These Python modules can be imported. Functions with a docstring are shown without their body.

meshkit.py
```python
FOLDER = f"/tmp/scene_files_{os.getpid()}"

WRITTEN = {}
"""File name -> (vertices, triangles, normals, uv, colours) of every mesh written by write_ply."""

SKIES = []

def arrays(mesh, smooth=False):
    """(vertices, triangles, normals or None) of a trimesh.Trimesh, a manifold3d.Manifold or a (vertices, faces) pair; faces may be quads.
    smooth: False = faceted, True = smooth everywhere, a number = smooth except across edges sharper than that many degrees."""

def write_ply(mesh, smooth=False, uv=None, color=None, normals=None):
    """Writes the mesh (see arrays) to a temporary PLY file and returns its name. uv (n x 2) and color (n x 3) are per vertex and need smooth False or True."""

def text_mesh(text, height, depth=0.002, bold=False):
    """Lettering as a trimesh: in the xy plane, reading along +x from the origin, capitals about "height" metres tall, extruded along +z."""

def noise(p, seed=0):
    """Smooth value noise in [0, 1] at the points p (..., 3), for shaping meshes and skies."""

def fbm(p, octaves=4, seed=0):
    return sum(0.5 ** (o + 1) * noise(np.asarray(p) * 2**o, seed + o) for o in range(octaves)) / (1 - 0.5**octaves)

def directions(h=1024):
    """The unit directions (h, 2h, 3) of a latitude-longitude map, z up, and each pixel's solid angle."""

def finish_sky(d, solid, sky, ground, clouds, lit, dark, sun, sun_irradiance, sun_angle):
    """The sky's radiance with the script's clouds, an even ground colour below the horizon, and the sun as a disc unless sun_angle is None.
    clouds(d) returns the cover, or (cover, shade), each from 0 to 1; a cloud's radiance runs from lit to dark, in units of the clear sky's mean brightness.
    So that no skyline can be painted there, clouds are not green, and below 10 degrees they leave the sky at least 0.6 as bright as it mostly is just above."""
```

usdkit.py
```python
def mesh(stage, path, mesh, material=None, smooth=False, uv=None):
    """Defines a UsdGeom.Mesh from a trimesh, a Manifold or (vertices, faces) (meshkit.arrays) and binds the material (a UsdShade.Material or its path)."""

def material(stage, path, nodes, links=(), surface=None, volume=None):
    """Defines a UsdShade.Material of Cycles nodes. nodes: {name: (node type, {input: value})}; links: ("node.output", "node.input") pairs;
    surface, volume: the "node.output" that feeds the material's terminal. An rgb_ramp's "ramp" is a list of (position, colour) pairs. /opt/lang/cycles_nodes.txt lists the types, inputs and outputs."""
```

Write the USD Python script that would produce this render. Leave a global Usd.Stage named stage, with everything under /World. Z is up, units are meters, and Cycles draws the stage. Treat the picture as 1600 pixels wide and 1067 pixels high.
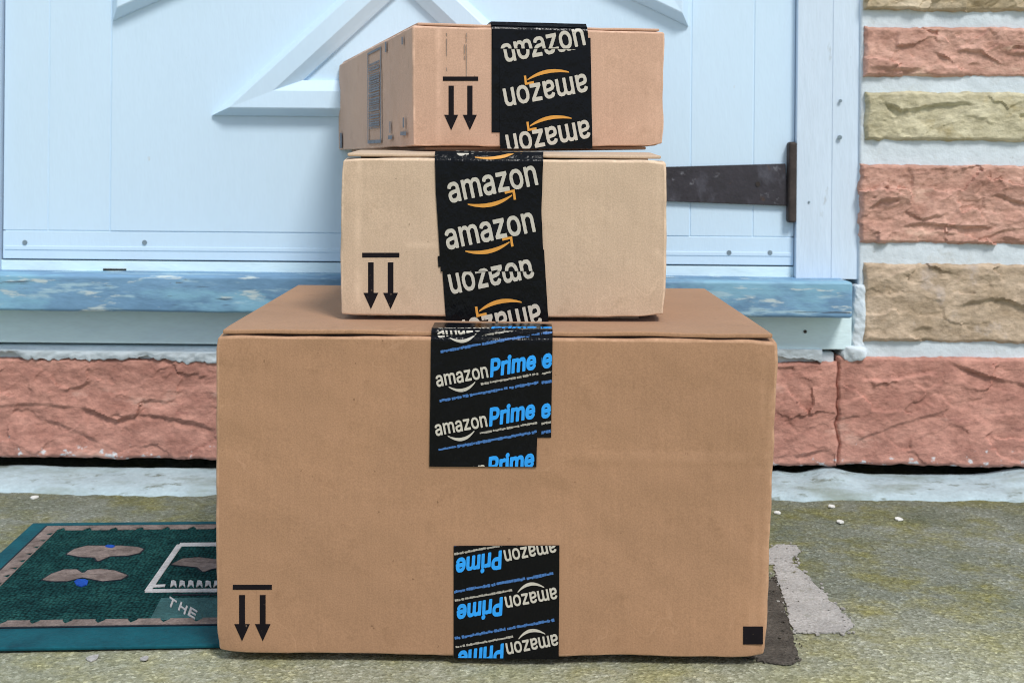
import math, random
import numpy as np, trimesh, shapely
from shapely import affinity
from shapely.geometry import Polygon, box as sbox, LineString
from shapely.ops import unary_union
import usdkit, meshkit
from pxr import Usd, UsdGeom, UsdLux, UsdShade, Gf, Sdf

random.seed(7); np.random.seed(7)
stage = Usd.Stage.CreateInMemory()
UsdGeom.SetStageUpAxis(stage, UsdGeom.Tokens.z); UsdGeom.SetStageMetersPerUnit(stage, 1.0)
world = UsdGeom.Xform.Define(stage, '/World'); stage.SetDefaultPrim(world.GetPrim())
UsdGeom.Scope.Define(stage, '/World/Looks')

# ------------------------------------------------------------------ camera, sky, sun
F, HX, HY, EYE, D0, ROLL = 1946.0, 800.0, 250.0, 0.3436, 0.85, math.radians(0.5)
EXPOSURE = 0.74
SUN_TO = np.array([0.29, -0.56, 0.79]); SUN_TO /= np.linalg.norm(SUN_TO)
cam = UsdGeom.Camera.Define(stage, '/World/camera')
cam.CreateHorizontalApertureAttr(36.0); cam.CreateVerticalApertureAttr(36.0 * 682 / 1024)
cam.CreateFocalLengthAttr(F / 1600 * 36.0)
cam.CreateVerticalApertureOffsetAttr(-(533.5 - HY) / 1600 * 36.0)
cam.CreateClippingRangeAttr(Gf.Vec2f(0.02, 500)); cam.CreateExposureAttr(EXPOSURE)
cam.CreateFStopAttr(16.0); cam.CreateFocusDistanceAttr(0.92)
cam.AddTranslateOp().Set(Gf.Vec3d(0, -D0, EYE)); cam.AddRotateXOp().Set(90.0); cam.AddRotateZOp().Set(math.degrees(ROLL))
elev, rot = math.asin(SUN_TO[2]), math.atan2(SUN_TO[0], SUN_TO[1])
sky_m = usdkit.material(stage, '/World/Looks/sky', {
    'sky': ('sky_texture', {'sky_type': 'single_scattering', 'sun_disc': False, 'sun_elevation': elev, 'sun_rotation': rot, 'aerosol_density': 2.0}),
    'tc': ('texture_coordinate', {}),
    'n': ('noise_texture', {'scale': 2.2, 'detail': 5.0, 'roughness': 0.6}),
    'r': ('rgb_ramp', {'ramp': [(0.30, (0.55, 0.55, 0.55)), (0.62, (0.95, 0.95, 0.95))]}),
    'm': ('mix_color', {'b': (2.9, 3.45, 4.15)}),
    'bg': ('background_shader', {'strength': 0.11})},
    [('tc.generated', 'n.vector'), ('n.fac', 'r.fac'), ('r.color', 'm.fac'), ('sky.color', 'm.a'), ('m.result', 'bg.color')], surface='bg.background')
dome = UsdLux.DomeLight.Define(stage, '/World/sky'); dome.CreateIntensityAttr(1.0)
UsdShade.MaterialBindingAPI.Apply(dome.GetPrim()).Bind(sky_m)
dome.GetPrim().SetCustomDataByKey('kind', 'structure')
sun = UsdLux.DistantLight.Define(stage, '/World/sun')
sun.CreateIntensityAttr(0.40); sun.CreateAngleAttr(14.0); sun.CreateColorAttr(Gf.Vec3f(1.0, 0.97, 0.93)); sun.CreateNormalizeAttr(True)
sun.AddTransformOp().Set(Gf.Matrix4d().SetRotate(Gf.Rotation(Gf.Vec3d(0, 0, 1), Gf.Vec3d(*map(float, SUN_TO)))))

# ------------------------------------------------------------------ helpers
def unroll(px, py):
    x, y = px - HX, py - HY; c, s = math.cos(ROLL), math.sin(ROLL)
    return x * c + y * s, -x * s + y * c
def P(px, py, depth):
    u, v = unroll(px, py)
    return np.array([u * depth / F, depth - D0, EYE - v * depth / F])
def G(px, py, z=0.0):
    u, v = unroll(px, py); d = (EYE - z) * F / v
    return np.array([u * d / F, d - D0, z])
def XZ(px, py, depth):
    p = P(px, py, depth); return p[0], p[2]

used = {}
def numbered(parent, name):
    k = (parent, name); n = used.get(k, 0); used[k] = n + 1
    return name if n == 0 else f'{name}_{n:03d}'
def tag(prim, label=None, category=None, group=None, kind=None):
    for k, v in (('label', label), ('category', category), ('group', group), ('kind', kind)):
        if v: prim.SetCustomDataByKey(k, v)
    return prim
def path(parent, name):
    base = parent if isinstance(parent, str) else str(parent.GetPath())
    return base + '/' + numbered(base, name)
def obj(name, m, mat, parent='/World', smooth=30, **tags):
    if isinstance(m, list): m = trimesh.util.concatenate(m)
    p = usdkit.mesh(stage, path(parent, name), m, mat, smooth=smooth).GetPrim()
    return tag(p, **tags)
def thing(name, label, category, loc=(0, 0, 0), rz=0.0, group=None):
    x = UsdGeom.Xform.Define(stage, path('/World', name))
    x.AddTranslateOp().Set(Gf.Vec3d(*map(float, loc))); x.AddRotateZOp().Set(math.degrees(rz))
    return tag(x.GetPrim(), label, category, group)

def axis(n, r, cell):
    e = [0, .12 * r, .35 * r, .65 * r, r]
    k = max(1, int(round((n - 2 * r) / cell)))
    return np.array(e[:-1] + list(np.linspace(r, n - r, k + 1)) + [n - x for x in e[:-1]][::-1])
def rounded_box(x0, x1, y0, y1, z0, z1, r=.002, cell=.02, disp=None):
    L = (x1 - x0, y1 - y0, z1 - z0); r = min(r, min(L) * .49)
    A = [axis(l, r, cell) for l in L]; V, Fc, n = [], [], 0
    for ax in range(3):
        b, c = (ax + 1) % 3, (ax + 2) % 3
        for side in (0, 1):
            B, C = np.meshgrid(A[b], A[c], indexing='ij'); p = np.zeros(B.shape + (3,))
            p[..., b], p[..., c], p[..., ax] = B, C, L[ax] * side
            i = np.arange(B.size).reshape(B.shape) + n
            q = np.stack([i[:-1, :-1], i[1:, :-1], i[1:, 1:], i[:-1, 1:]], -1).reshape(-1, 4)
            if not side: q = q[:, ::-1]
            V.append(p.reshape(-1, 3)); Fc.append(q); n += B.size
    V, Fc = np.vstack(V), np.vstack(Fc)
    key, inv = np.unique(np.round(V, 7), axis=0, return_inverse=True); V = key; Fc = inv.ravel()[Fc]
    q = np.clip(V, r, np.array(L) - r); d = V - q; l = np.linalg.norm(d, axis=1, keepdims=True); d = d / np.maximum(l, 1e-12)
    V = q + r * d + np.array([x0, y0, z0])
    if disp is not None: V = disp(V, d)
    T = np.vstack([Fc[:, [0, 1, 2]], Fc[:, [0, 2, 3]]])
    T = T[(T[:, 0] != T[:, 1]) & (T[:, 1] != T[:, 2]) & (T[:, 0] != T[:, 2])]
    return trimesh.Trimesh(V, T, process=False)
def polys(g):
    if g is None or g.is_empty: return []
    gs = getattr(g, 'geoms', [g])
    return [p for x in gs for p in (polys(x) if hasattr(x, 'geoms') else [x]) if isinstance(p, Polygon) and p.area > 1e-12]
def extrude(g, h):
    ms = [trimesh.creation.extrude_polygon(p, h, engine='earcut') for p in polys(g)]
    return trimesh.util.concatenate(ms) if ms else None
def N(p, s, seed=0): return meshkit.fbm(np.asarray(p) * s, 4, seed) - .5
def sstep(x): x = np.clip(x, 0, 1); return x * x * (3 - 2 * x)

# ------------------------------------------------------------------ materials
TUNE = {'card_large': (1.098, 1.067, 1.065), 'card_middle': (0.977, 0.952, 0.986), 'card_top': (1.0, 1.071, 1.134), 'stone_red': (1.275, 1.426, 1.383), 'stone_yellow': (1.029, 0.986, 0.963), 'stone_tan': (1.075, 1.019, 1.03), 'trim': (1.163, 1.173, 1.316), 'base_coat': (0.776, 0.843, 0.838), 'sill': (1.002, 1.027, 0.95), 'mat_rim': (0.201, 0.593, 0.639), 'stone_pink': (1.369, 1.47, 1.437), 'door': (1.083, 1.02, 0.991), 'jamb': (1.045, 1.0, 0.981), 'mortar': (1.0, 0.934, 0.909)}
def tuned(name, c): return tuple(float(min(.97, a * b)) for a, b in zip(c, TUNE.get(name, (1, 1, 1))))
def mat(name, base, rough=.6, var=.12, scale=14, fine=120, bump=.0006, tint=None, stretch=(1, 1, 1), spots=(), spec=.4, fleck=0.0, metallic=0.0, coat=0.0, bump_scale=None, space='object', low=None):
    """base colour varied by two noises, optional spots [(scale, lo, hi, colour, stretch)], fine bump"""
    base = np.array(tuned(name, base)); tint = tuned(name, tint) if tint is not None else None; spots = [(a, b, c, tuned(name, d), e) for a, b, c, d, e in spots]; dark, light = base * (1 - var), np.minimum(base * (1 + var), .95)
    if tint is not None: light = np.array(tint)
    n = {'tc': ('texture_coordinate', {}), 'mp': ('mapping', {'mapping_type': 'point', 'scale': stretch}),
         'n1': ('noise_texture', {'scale': scale, 'detail': 6.0, 'roughness': .6}),
         'r1': ('rgb_ramp', {'ramp': [(.3, tuple(dark)), (.7, tuple(light))]}),
         'n2': ('noise_texture', {'scale': fine, 'detail': 4.0, 'roughness': .7}),
         'r2': ('rgb_ramp', {'ramp': [(.25, (1 - fleck,) * 3), (.75, (1 + fleck,) * 3)]}),
         'mul': ('mix_color', {'blend_type': 'multiply', 'fac': 1.0, 'use_clamp': False}),
         'nb': ('noise_texture', {'scale': bump_scale or fine, 'detail': 6.0, 'roughness': .65}),
         'bp': ('bump', {'strength': 1.0, 'distance': bump}),
         'p': ('principled_bsdf', {'roughness': rough, 'specular_ior_level': spec, 'metallic': metallic, 'coat_weight': coat})}
    l = [(f'tc.{space}', 'mp.vector'), ('mp.vector', 'n1.vector'), ('mp.vector', 'n2.vector'), ('mp.vector', 'nb.vector'), ('n1.fac', 'r1.fac'), ('n2.fac', 'r2.fac'),
         ('r1.color', 'mul.a'), ('r2.color', 'mul.b'), ('nb.fac', 'bp.height'), ('bp.normal', 'p.normal')]
    last = 'mul.result'
    for i, (sc, lo, hi, col, st) in enumerate(spots):
        n |= {f'sm{i}': ('mapping', {'mapping_type': 'point', 'scale': st, 'location': (3.1 * i + 1, 1.7 * i, .9 * i)}), f'sn{i}': ('noise_texture', {'scale': sc, 'detail': 5.0, 'roughness': .62}),
              f'sr{i}': ('rgb_ramp', {'ramp': [(lo, (0, 0, 0)), (hi, (1, 1, 1))]}), f'sx{i}': ('mix_color', {'b': col})}
        l += [(f'tc.{space}', f'sm{i}.vector'), (f'sm{i}.vector', f'sn{i}.vector'), (f'sn{i}.fac', f'sr{i}.fac'), (f'sr{i}.color', f'sx{i}.fac'), (last, f'sx{i}.a')]
        last = f'sx{i}.result'
    if low:                                               # splashes of white paint that only reach a little above the ground
        n.update({'lg': ('geometry', {}), 'lx': ('separate_xyz', {}), 'lm': ('map_range', {'from_min': .015, 'from_max': .052, 'to_min': .12, 'to_max': -.06, 'clamp': False}),
              'lp': ('mapping', {'mapping_type': 'point', 'scale': (.75, 1, 1)}), 'ln': ('noise_texture', {'scale': 105.0, 'detail': 4.0, 'roughness': .55}), 'la': ('math', {'math_type': 'add'}),
              'lr': ('rgb_ramp', {'ramp': [(.665, (0, 0, 0)), (.735, (.85, .85, .85))]}), 'lc': ('mix_color', {'b': low})})
        l += [('lg.position', 'lx.vector'), ('lx.z', 'lm.value'), ('lg.position', 'lp.vector'), ('lp.vector', 'ln.vector'), ('ln.fac', 'la.value1'), ('lm.result', 'la.value2'), ('la.value', 'lr.fac'),
              ('lr.color', 'lc.fac'), (last, 'lc.a')]
        last = 'lc.result'
    l.append((last, 'p.base_color'))
    return usdkit.material(stage, f'/World/Looks/{name}', n, l, surface='p.BSDF')

def cardboard(name, base, warm):
    b = np.array(tuned(name, base)); warm = tuned(name, warm)
    return usdkit.material(stage, f'/World/Looks/{name}', {
        'tc': ('texture_coordinate', {}),
        'n1': ('noise_texture', {'scale': 9.0, 'detail': 5.0, 'roughness': .55}),
        'r1': ('rgb_ramp', {'ramp': [(.3, tuple(b * .93)), (.5, tuple(b)), (.72, tuple(np.array(warm)))]}),
        'mp': ('mapping', {'mapping_type': 'point', 'scale': (1, 1, .06)}),
        'n2': ('noise_texture', {'scale': 330.0, 'detail': 2.0, 'roughness': .6}),
        'r2': ('rgb_ramp', {'ramp': [(.3, (.968, .968, .968)), (.7, (1.022, 1.022, 1.022))]}),
        'n3': ('noise_texture', {'scale': 900.0, 'detail': 2.0}),
        'r3': ('rgb_ramp', {'ramp': [(.3, (.90, .90, .90)), (.7, (1.09, 1.09, 1.09))]}),
        'n4': ('noise_texture', {'scale': 38.0, 'detail': 6.0, 'roughness': .7}),
        'r4': ('rgb_ramp', {'ramp': [(.57, (1, 1, 1)), (.74, (.83, .82, .80))]}),
        'n5': ('noise_texture', {'scale': 150.0, 'detail': 3.0, 'roughness': .7}),
        'r5': ('rgb_ramp', {'ramp': [(.69, (1, 1, 1)), (.74, (.60, .58, .56))]}),
        'm1': ('mix_color', {'blend_type': 'multiply', 'fac': 1.0, 'use_clamp': False}), 'm2': ('mix_color', {'blend_type': 'multiply', 'fac': 1.0, 'use_clamp': False}),
        'm3': ('mix_color', {'blend_type': 'multiply', 'fac': 1.0, 'use_clamp': False}), 'm4': ('mix_color', {'blend_type': 'multiply', 'fac': 1.0, 'use_clamp': False}),
        'wr': ('attribute', {'attribute': 'wear'}), 'en': ('noise_texture', {'scale': 240.0, 'detail': 3.0, 'roughness': .7}), 'er': ('rgb_ramp', {'ramp': [(.3, (.25, .25, .25)), (.65, (1, 1, 1))]}), 'em': ('math', {'math_type': 'multiply', 'use_clamp': True}),
        'n6': ('noise_texture', {'scale': 11.0, 'detail': 3.0, 'roughness': .5, 'distortion': 1.6}), 'r6': ('rgb_ramp', {'ramp': [(.494, (0, 0, 0)), (.5, (1, 1, 1)), (.506, (0, 0, 0))]}),
        'n7': ('noise_texture', {'scale': 19.0, 'detail': 2.0}), 'r7': ('rgb_ramp', {'ramp': [(.52, (0, 0, 0)), (.64, (.32, .32, .32))]}), 'm6': ('math', {'math_type': 'multiply'}), 'ee': ('math', {'math_type': 'maximum'}),
        'edge': ('mix_color', {'b': tuple(np.minimum(b * 1.38 + .035, .9))}),
        'bpn': ('bump', {'strength': .15, 'distance': .0005}), 'bpf': ('bump', {'strength': .3, 'distance': .0003}),
        'p': ('principled_bsdf', {'roughness': .82, 'specular_ior_level': .22, 'sheen_weight': .08})},
        [('tc.object', 'n1.vector'), ('tc.object', 'mp.vector'), ('mp.vector', 'n2.vector'), ('tc.object', 'n3.vector'), ('tc.object', 'n4.vector'), ('tc.object', 'n5.vector'),
         ('n1.fac', 'r1.fac'), ('n2.fac', 'r2.fac'), ('n3.fac', 'r3.fac'), ('n4.fac', 'r4.fac'), ('n5.fac', 'r5.fac'),
         ('r1.color', 'm1.a'), ('r2.color', 'm1.b'), ('m1.result', 'm2.a'), ('r3.color', 'm2.b'), ('m2.result', 'm3.a'), ('r4.color', 'm3.b'), ('m3.result', 'm4.a'), ('r5.color', 'm4.b'),
         ('tc.object', 'en.vector'), ('tc.object', 'n6.vector'), ('tc.object', 'n7.vector'), ('en.fac', 'er.fac'), ('wr.fac', 'em.value1'), ('er.color', 'em.value2'), ('n6.fac', 'r6.fac'), ('n7.fac', 'r7.fac'), ('r6.color', 'm6.value1'), ('r7.color', 'm6.value2'), ('m6.value', 'ee.value1'), ('em.value', 'ee.value2'), ('ee.value', 'edge.fac'), ('m4.result', 'edge.a'), ('edge.result', 'p.base_color'),
         ('n2.fac', 'bpn.height'), ('n3.fac', 'bpf.height'), ('bpn.normal', 'bpf.normal'), ('bpf.normal', 'p.normal')], surface='p.BSDF')

M = {}
M['card_large'] = cardboard('card_large', (.345, .200, .113), (.38, .218, .122))
M['card_middle'] = cardboard('card_middle', (.58, .435, .295), (.61, .46, .31))
M['card_top'] = cardboard('card_top', (.555, .325, .215), (.585, .345, .225))
M['card_edge'] = mat('card_edge', (.50, .36, .24), .85, .2, 60, 500, .0004, stretch=(1, 1, 6), fleck=.15, spec=.2)
M['tape'] = mat('tape', (.0016, .0018, .0030), .20, .3, 30, 60, .0030, spec=.20, bump_scale=30, stretch=(1, 1, .6))
M['ink_pale'] = mat('ink_pale', (.52, .48, .405), .45, .06, 60, 700, .0001, fleck=.12, spots=((420, .66, .72, (.18, .16, .13), (1, 1, 1)),))
M['ink_orange'] = mat('ink_orange', (.66, .30, .05), .45, .08, 60, 700, .0001, fleck=.1)
M['ink_blue'] = mat('ink_blue', (.02, .31, .80), .45, .08, 60, 700, .0001, fleck=.1)
M['ink_dull_blue'] = mat('ink_dull_blue', (.05, .15, .38), .45, .1, 60, 700, .0001, fleck=.15)
M['ink_grey'] = mat('ink_grey', (.36, .33, .28), .45, .1, 60, 700, .0001, fleck=.15)
M['ink_black'] = mat('ink_black', (.007, .005, .007), .75, .3, 60, 500, .0001, spec=.15, spots=((300, .64, .72, (.16, .11, .08), (1, 1, 1)),))
M['ink_faint'] = mat('ink_faint', (.30, .22, .17), .8, .2, 80, 500, .0001, fleck=.2)
M['barcode'] = mat('barcode', (.17, .18, .21), .7, .2, 80, 500, .0001, fleck=.2)
M['door'] = mat('door', (.565, .765, .93), .38, .03, 6, 260, .00025, stretch=(1, 1, .25), fleck=.015, spec=.45,
                spots=((60, .70, .80, (.50, .58, .62), (1, 1, .5)),))
M['jamb'] = mat('jamb', (.62, .77, .91), .5, .06, 14, 260, .0006, stretch=(1, 1, .15), fleck=.04,
                spots=((45, .66, .76, (.44, .52, .56), (2, 2, .6)),))
M['trim'] = mat('trim', (.60, .74, .80), .5, .08, 14, 200, .0006, stretch=(.3, 1, 1), fleck=.05,
                spots=((35, .64, .78, (.46, .52, .50), (.4, 1, 1)),))
M['sill'] = mat('sill', (.125, .25, .44), .55, .22, 16, 160, .0011, tint=(.20, .36, .58), stretch=(.35, 1, 1.3), fleck=.12, bump_scale=55,
                spots=((16, .50, .60, (.22, .42, .60), (.5, 1, 1.6)), (34, .56, .62, (.34, .50, .64), (.32, 1, 1.9)), (48, .60, .65, (.50, .58, .64), (.34, 1, 1.9)), (34, .645, .67, (.07, .10, .14), (.16, 1, 3.4)), (52, .67, .70, (.11, .12, .12), (.4, 1, 2.0))))
M['mortar'] = mat('mortar', (.63, .75, .82), .8, .10, 16, 170, .0016, fleck=.06, bump_scale=75, spec=.25,
                  spots=((24, .60, .76, (.50, .55, .53), (1, 1, 1)), (70, .70, .78, (.33, .36, .34), (1, 1, 1))))
M['wall_coat'] = mat('wall_coat', (.60, .63, .62), .9, .1, 5, 60, .002, fleck=.06, spec=.2)
M['base_coat'] = mat('base_coat', (.54, .62, .67), .85, .16, 18, 190, .002, fleck=.12, bump_scale=80, spec=.25,
                     spots=((22, .50, .66, (.36, .40, .37), (.5, 1, 1)), (70, .58, .68, (.26, .28, .25), (.6, 1, 1)), (16, .60, .70, (.20, .21, .16), (.4, 1, 1))))
M['dark_gap'] = mat('dark_gap', (.02, .02, .02), .9)
def stone_mat(name, a, b, spots, bump=.0018, low=None):
    return mat(name, a, .85, .28, 40, 150, bump, tint=b, stretch=(.7, 1, 1.2), fleck=.30, bump_scale=150, spec=.25, spots=spots, low=low)
WHITE = (.68, .74, .77)
M['stone_red'] = stone_mat('stone_red', (.42, .195, .150), (.54, .29, .235), ((30, .60, .72, (.56, .33, .26), (.6, 1, 1.4)), (26, .66, .74, (.24, .12, .095), (.5, 1, 1.6))))
M['stone_pink'] = stone_mat('stone_pink', (.36, .155, .122), (.45, .215, .172), ((22, .60, .75, (.50, .29, .24), (.6, 1, 1.4)), (30, .66, .76, (.28, .12, .10), (.5, 1, 1.5))), low=(.72, .76, .78))
M['stone_yellow'] = stone_mat('stone_yellow', (.54, .50, .32), (.64, .61, .44), ((26, .58, .72, (.40, .33, .16), (.8, 1, 1)), (34, .62, .74, (.66, .62, .46), (1, 1, 1))))
M['stone_tan'] = stone_mat('stone_tan', (.47, .37, .245), (.56, .46, .335), ((24, .58, .72, (.50, .45, .40), (.9, 1, .8)), (40, .66, .76, (.36, .25, .15), (.6, 1, 1.5))))
M['stone_buff'] = stone_mat('stone_buff', (.50, .38, .22), (.60, .50, .36), ((26, .58, .72, (.34, .27, .18), (.7, 1, 1)), (30, .62, .72, (.62, .50, .40), (1, 1, 1))))
M['iron'] = mat('iron', (.030, .026, .034), .48, .3, 30, 220, .0007, fleck=.25, bump_scale=120, spec=.5,
                spots=((26, .52, .68, (.10, .10, .125), (1, 1, .6)), (70, .62, .70, (.15, .15, .17), (1, 1, 1)), (55, .66, .74, (.09, .05, .03), (1, 1, 1))))
M['rust'] = mat('rust', (.045, .034, .03), .7, .4, 60, 300, .0006, fleck=.3)
M['nail'] = mat('nail', (.20, .26, .30), .5, .3, 100, 400, .0004)
def pile_material():
    return usdkit.material(stage, '/World/Looks/mat_pile', {'tc': ('texture_coordinate', {}), 'v': ('voronoi_texture', {'scale': 330.0, 'randomness': .55}),
        'rv': ('rgb_ramp', {'ramp': [(.10, (1.5, 1.5, 1.5)), (.45, (.85, .85, .85)), (.75, (.30, .32, .34))]}), 'n': ('noise_texture', {'scale': 42.0, 'detail': 5.0, 'roughness': .7}),
        'r': ('rgb_ramp', {'ramp': [(.30, (.006, .032, .034)), (.5, (.010, .056, .056)), (.7, (.022, .096, .088))]}), 'm': ('mix_color', {'blend_type': 'multiply', 'fac': 1.0, 'use_clamp': False}),
        'nf': ('noise_texture', {'scale': 600.0, 'detail': 3.0}), 'b1': ('bump', {'invert': True, 'strength': 1.0, 'distance': .0022}), 'b2': ('bump', {'strength': .8, 'distance': .0012}),
        'p': ('principled_bsdf', {'roughness': .95, 'specular_ior_level': .06})},
        [('tc.object', 'v.vector'), ('tc.object', 'n.vector'), ('tc.object', 'nf.vector'), ('v.distance', 'rv.fac'), ('n.fac', 'r.fac'), ('r.color', 'm.a'), ('rv.color', 'm.b'), ('m.result', 'p.base_color'),
         ('v.distance', 'b1.height'), ('nf.fac', 'b2.height'), ('b1.normal', 'b2.normal'), ('b2.normal', 'p.normal')], surface='p.BSDF')
M['mat_pile'] = pile_material()
M['mat_rim'] = mat('mat_rim', (.008, .115, .150), .7, .25, 30, 260, .0006, tint=(.016, .165, .20), fleck=.2, spec=.2, spots=((50, .62, .72, (.012, .09, .11), (1, 1, 1)),))
M['mat_mauve'] = mat('mat_mauve', (.19, .145, .13), .9, .3, 60, 380, .0022, tint=(.31, .245, .222), fleck=.35, spec=.15, bump_scale=300)
M['mat_white'] = mat('mat_white', (.56, .54, .54), .9, .15, 60, 380, .002, fleck=.25, spec=.15, bump_scale=300)
M['mat_blue'] = mat('mat_blue', (.012, .075, .40), .9, .2, 60, 380, .002, fleck=.3, spec=.15)
M['mat_panel'] = mat('mat_panel', (.045, .12, .125), .9, .25, 60, 380, .0022, fleck=.35, spec=.15, bump_scale=300)
M['mat_dark'] = mat('mat_dark', (.006, .012, .022), .9, .2, 60, 380, .002)
M['patch'] = mat('patch', (.44, .42, .40), .9, .16, 40, 420, .0020, fleck=.3, spec=.2, bump_scale=260, spots=((90, .58, .68, (.33, .32, .28), (1, 1, 1)), (60, .66, .72, (.22, .21, .14), (1, 1, 1))))
M['dark_strip'] = mat('dark_strip', (.105, .092, .078), .95, .35, 60, 420, .003, fleck=.5, spec=.15, bump_scale=300, spots=((150, .60, .70, (.17, .15, .12), (1, 1, 1)),))
M['chip'] = mat('chip', (.80, .80, .76), .7, .1, 60, 300, .0005)

def ground_material():
    nodes = {'g': ('geometry', {}),
        'na': ('noise_texture', {'scale': 5.0, 'detail': 6.0, 'roughness': .62}), 'ra': ('rgb_ramp', {'ramp': [(.36, (.185, .200, .165)), (.50, (.23, .238, .195)), (.66, (.31, .32, .285))]}),
        'nm': ('noise_texture', {'scale': 15.0, 'detail': 7.0, 'roughness': .72}), 'rm': ('rgb_ramp', {'ramp': [(.45, (0, 0, 0)), (.64, (.9, .9, .9))]}),
        'mm': ('mix_color', {'b': (.235, .215, .065)}),
        'nd': ('noise_texture', {'scale': 9.0, 'detail': 6.0, 'roughness': .7}), 'rd': ('rgb_ramp', {'ramp': [(.52, (0, 0, 0)), (.72, (.8, .8, .8))]}),
        'md': ('mix_color', {'b': (.125, .138, .095)}),
        # ground colour turns darker and greener towards the wall foot
        'sx': ('separate_xyz', {}), 'wa': ('map_range', {'from_min': .10, 'from_max': .36, 'to_min': 0.0, 'to_max': .75, 'clamp': True}),
        'wn': ('noise_texture', {'scale': 22.0, 'detail': 5.0, 'roughness': .65}), 'wm': ('math', {'math_type': 'multiply'}), 'mw': ('mix_color', {'b': (.082, .098, .055)}),
        'fa': ('map_range', {'from_min': .16, 'from_max': -.04, 'to_min': 0.0, 'to_max': .9, 'clamp': True}), 'fm': ('math', {'math_type': 'multiply'}), 'fw': ('mix_color', {'b': (.47, .45, .29)}),
        'v': ('voronoi_texture', {'scale': 420.0}), 'rv': ('separate_color', {}), 'rr': ('rgb_ramp', {'ramp': [(0.0, (.62, .63, .58)), (.3, (.88, .89, .83)), (.7, (1.08, 1.08, 1.08)), (.9, (1.28, 1.30, 1.36)), (1.0, (1.8, 1.8, 1.85))]}),
        'mv': ('mix_color', {'blend_type': 'multiply', 'fac': .85, 'use_clamp': False}),
        'nf': ('noise_texture', {'scale': 700.0, 'detail': 3.0, 'roughness': .8}), 'rf': ('rgb_ramp', {'ramp': [(.3, (.68, .68, .66)), (.7, (1.35, 1.35, 1.38))]}),
        'mf': ('mix_color', {'blend_type': 'multiply', 'fac': 1.0, 'use_clamp': False}),
        'bv': ('bump', {'strength': .6, 'distance': .0010}), 'bf': ('bump', {'strength': .8, 'distance': .0020}),
        'nh': ('noise_texture', {'scale': 230.0, 'detail': 6.0, 'roughness': .7}),
        'p': ('principled_bsdf', {'roughness': .85, 'specular_ior_level': .25})}
    P_ = 'g.position'
    links = [(P_, x + '.vector') for x in ('na', 'nm', 'nd', 'wn', 'v', 'nf', 'nh', 'sx')] + [
        ('na.fac', 'ra.fac'), ('nm.fac', 'rm.fac'), ('ra.color', 'mm.a'), ('rm.color', 'mm.fac'), ('nd.fac', 'rd.fac'), ('mm.result', 'md.a'), ('rd.color', 'md.fac'),
        ('sx.y', 'wa.value'), ('wa.result', 'wm.value1'), ('wn.fac', 'wm.value2'), ('wm.value', 'mw.fac'), ('sx.y', 'fa.value'), ('fa.result', 'fm.value1'), ('na.fac', 'fm.value2'), ('fm.value', 'fw.fac'), ('md.result', 'fw.a'), ('fw.result', 'mw.a'),
        ('v.color', 'rv.color'), ('rv.r', 'rr.fac'), ('mw.result', 'mv.a'), ('rr.color', 'mv.b'), ('nf.fac', 'rf.fac'), ('mv.result', 'mf.a'), ('rf.color', 'mf.b'), ('mf.result', 'p.base_color'),
        ('v.distance', 'bv.height'), ('nh.fac', 'bf.height'), ('bv.normal', 'bf.normal'), ('bf.normal', 'p.normal')]
    return usdkit.material(stage, '/World/Looks/ground', nodes, links, surface='p.BSDF')
M['ground'] = ground_material()

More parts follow.
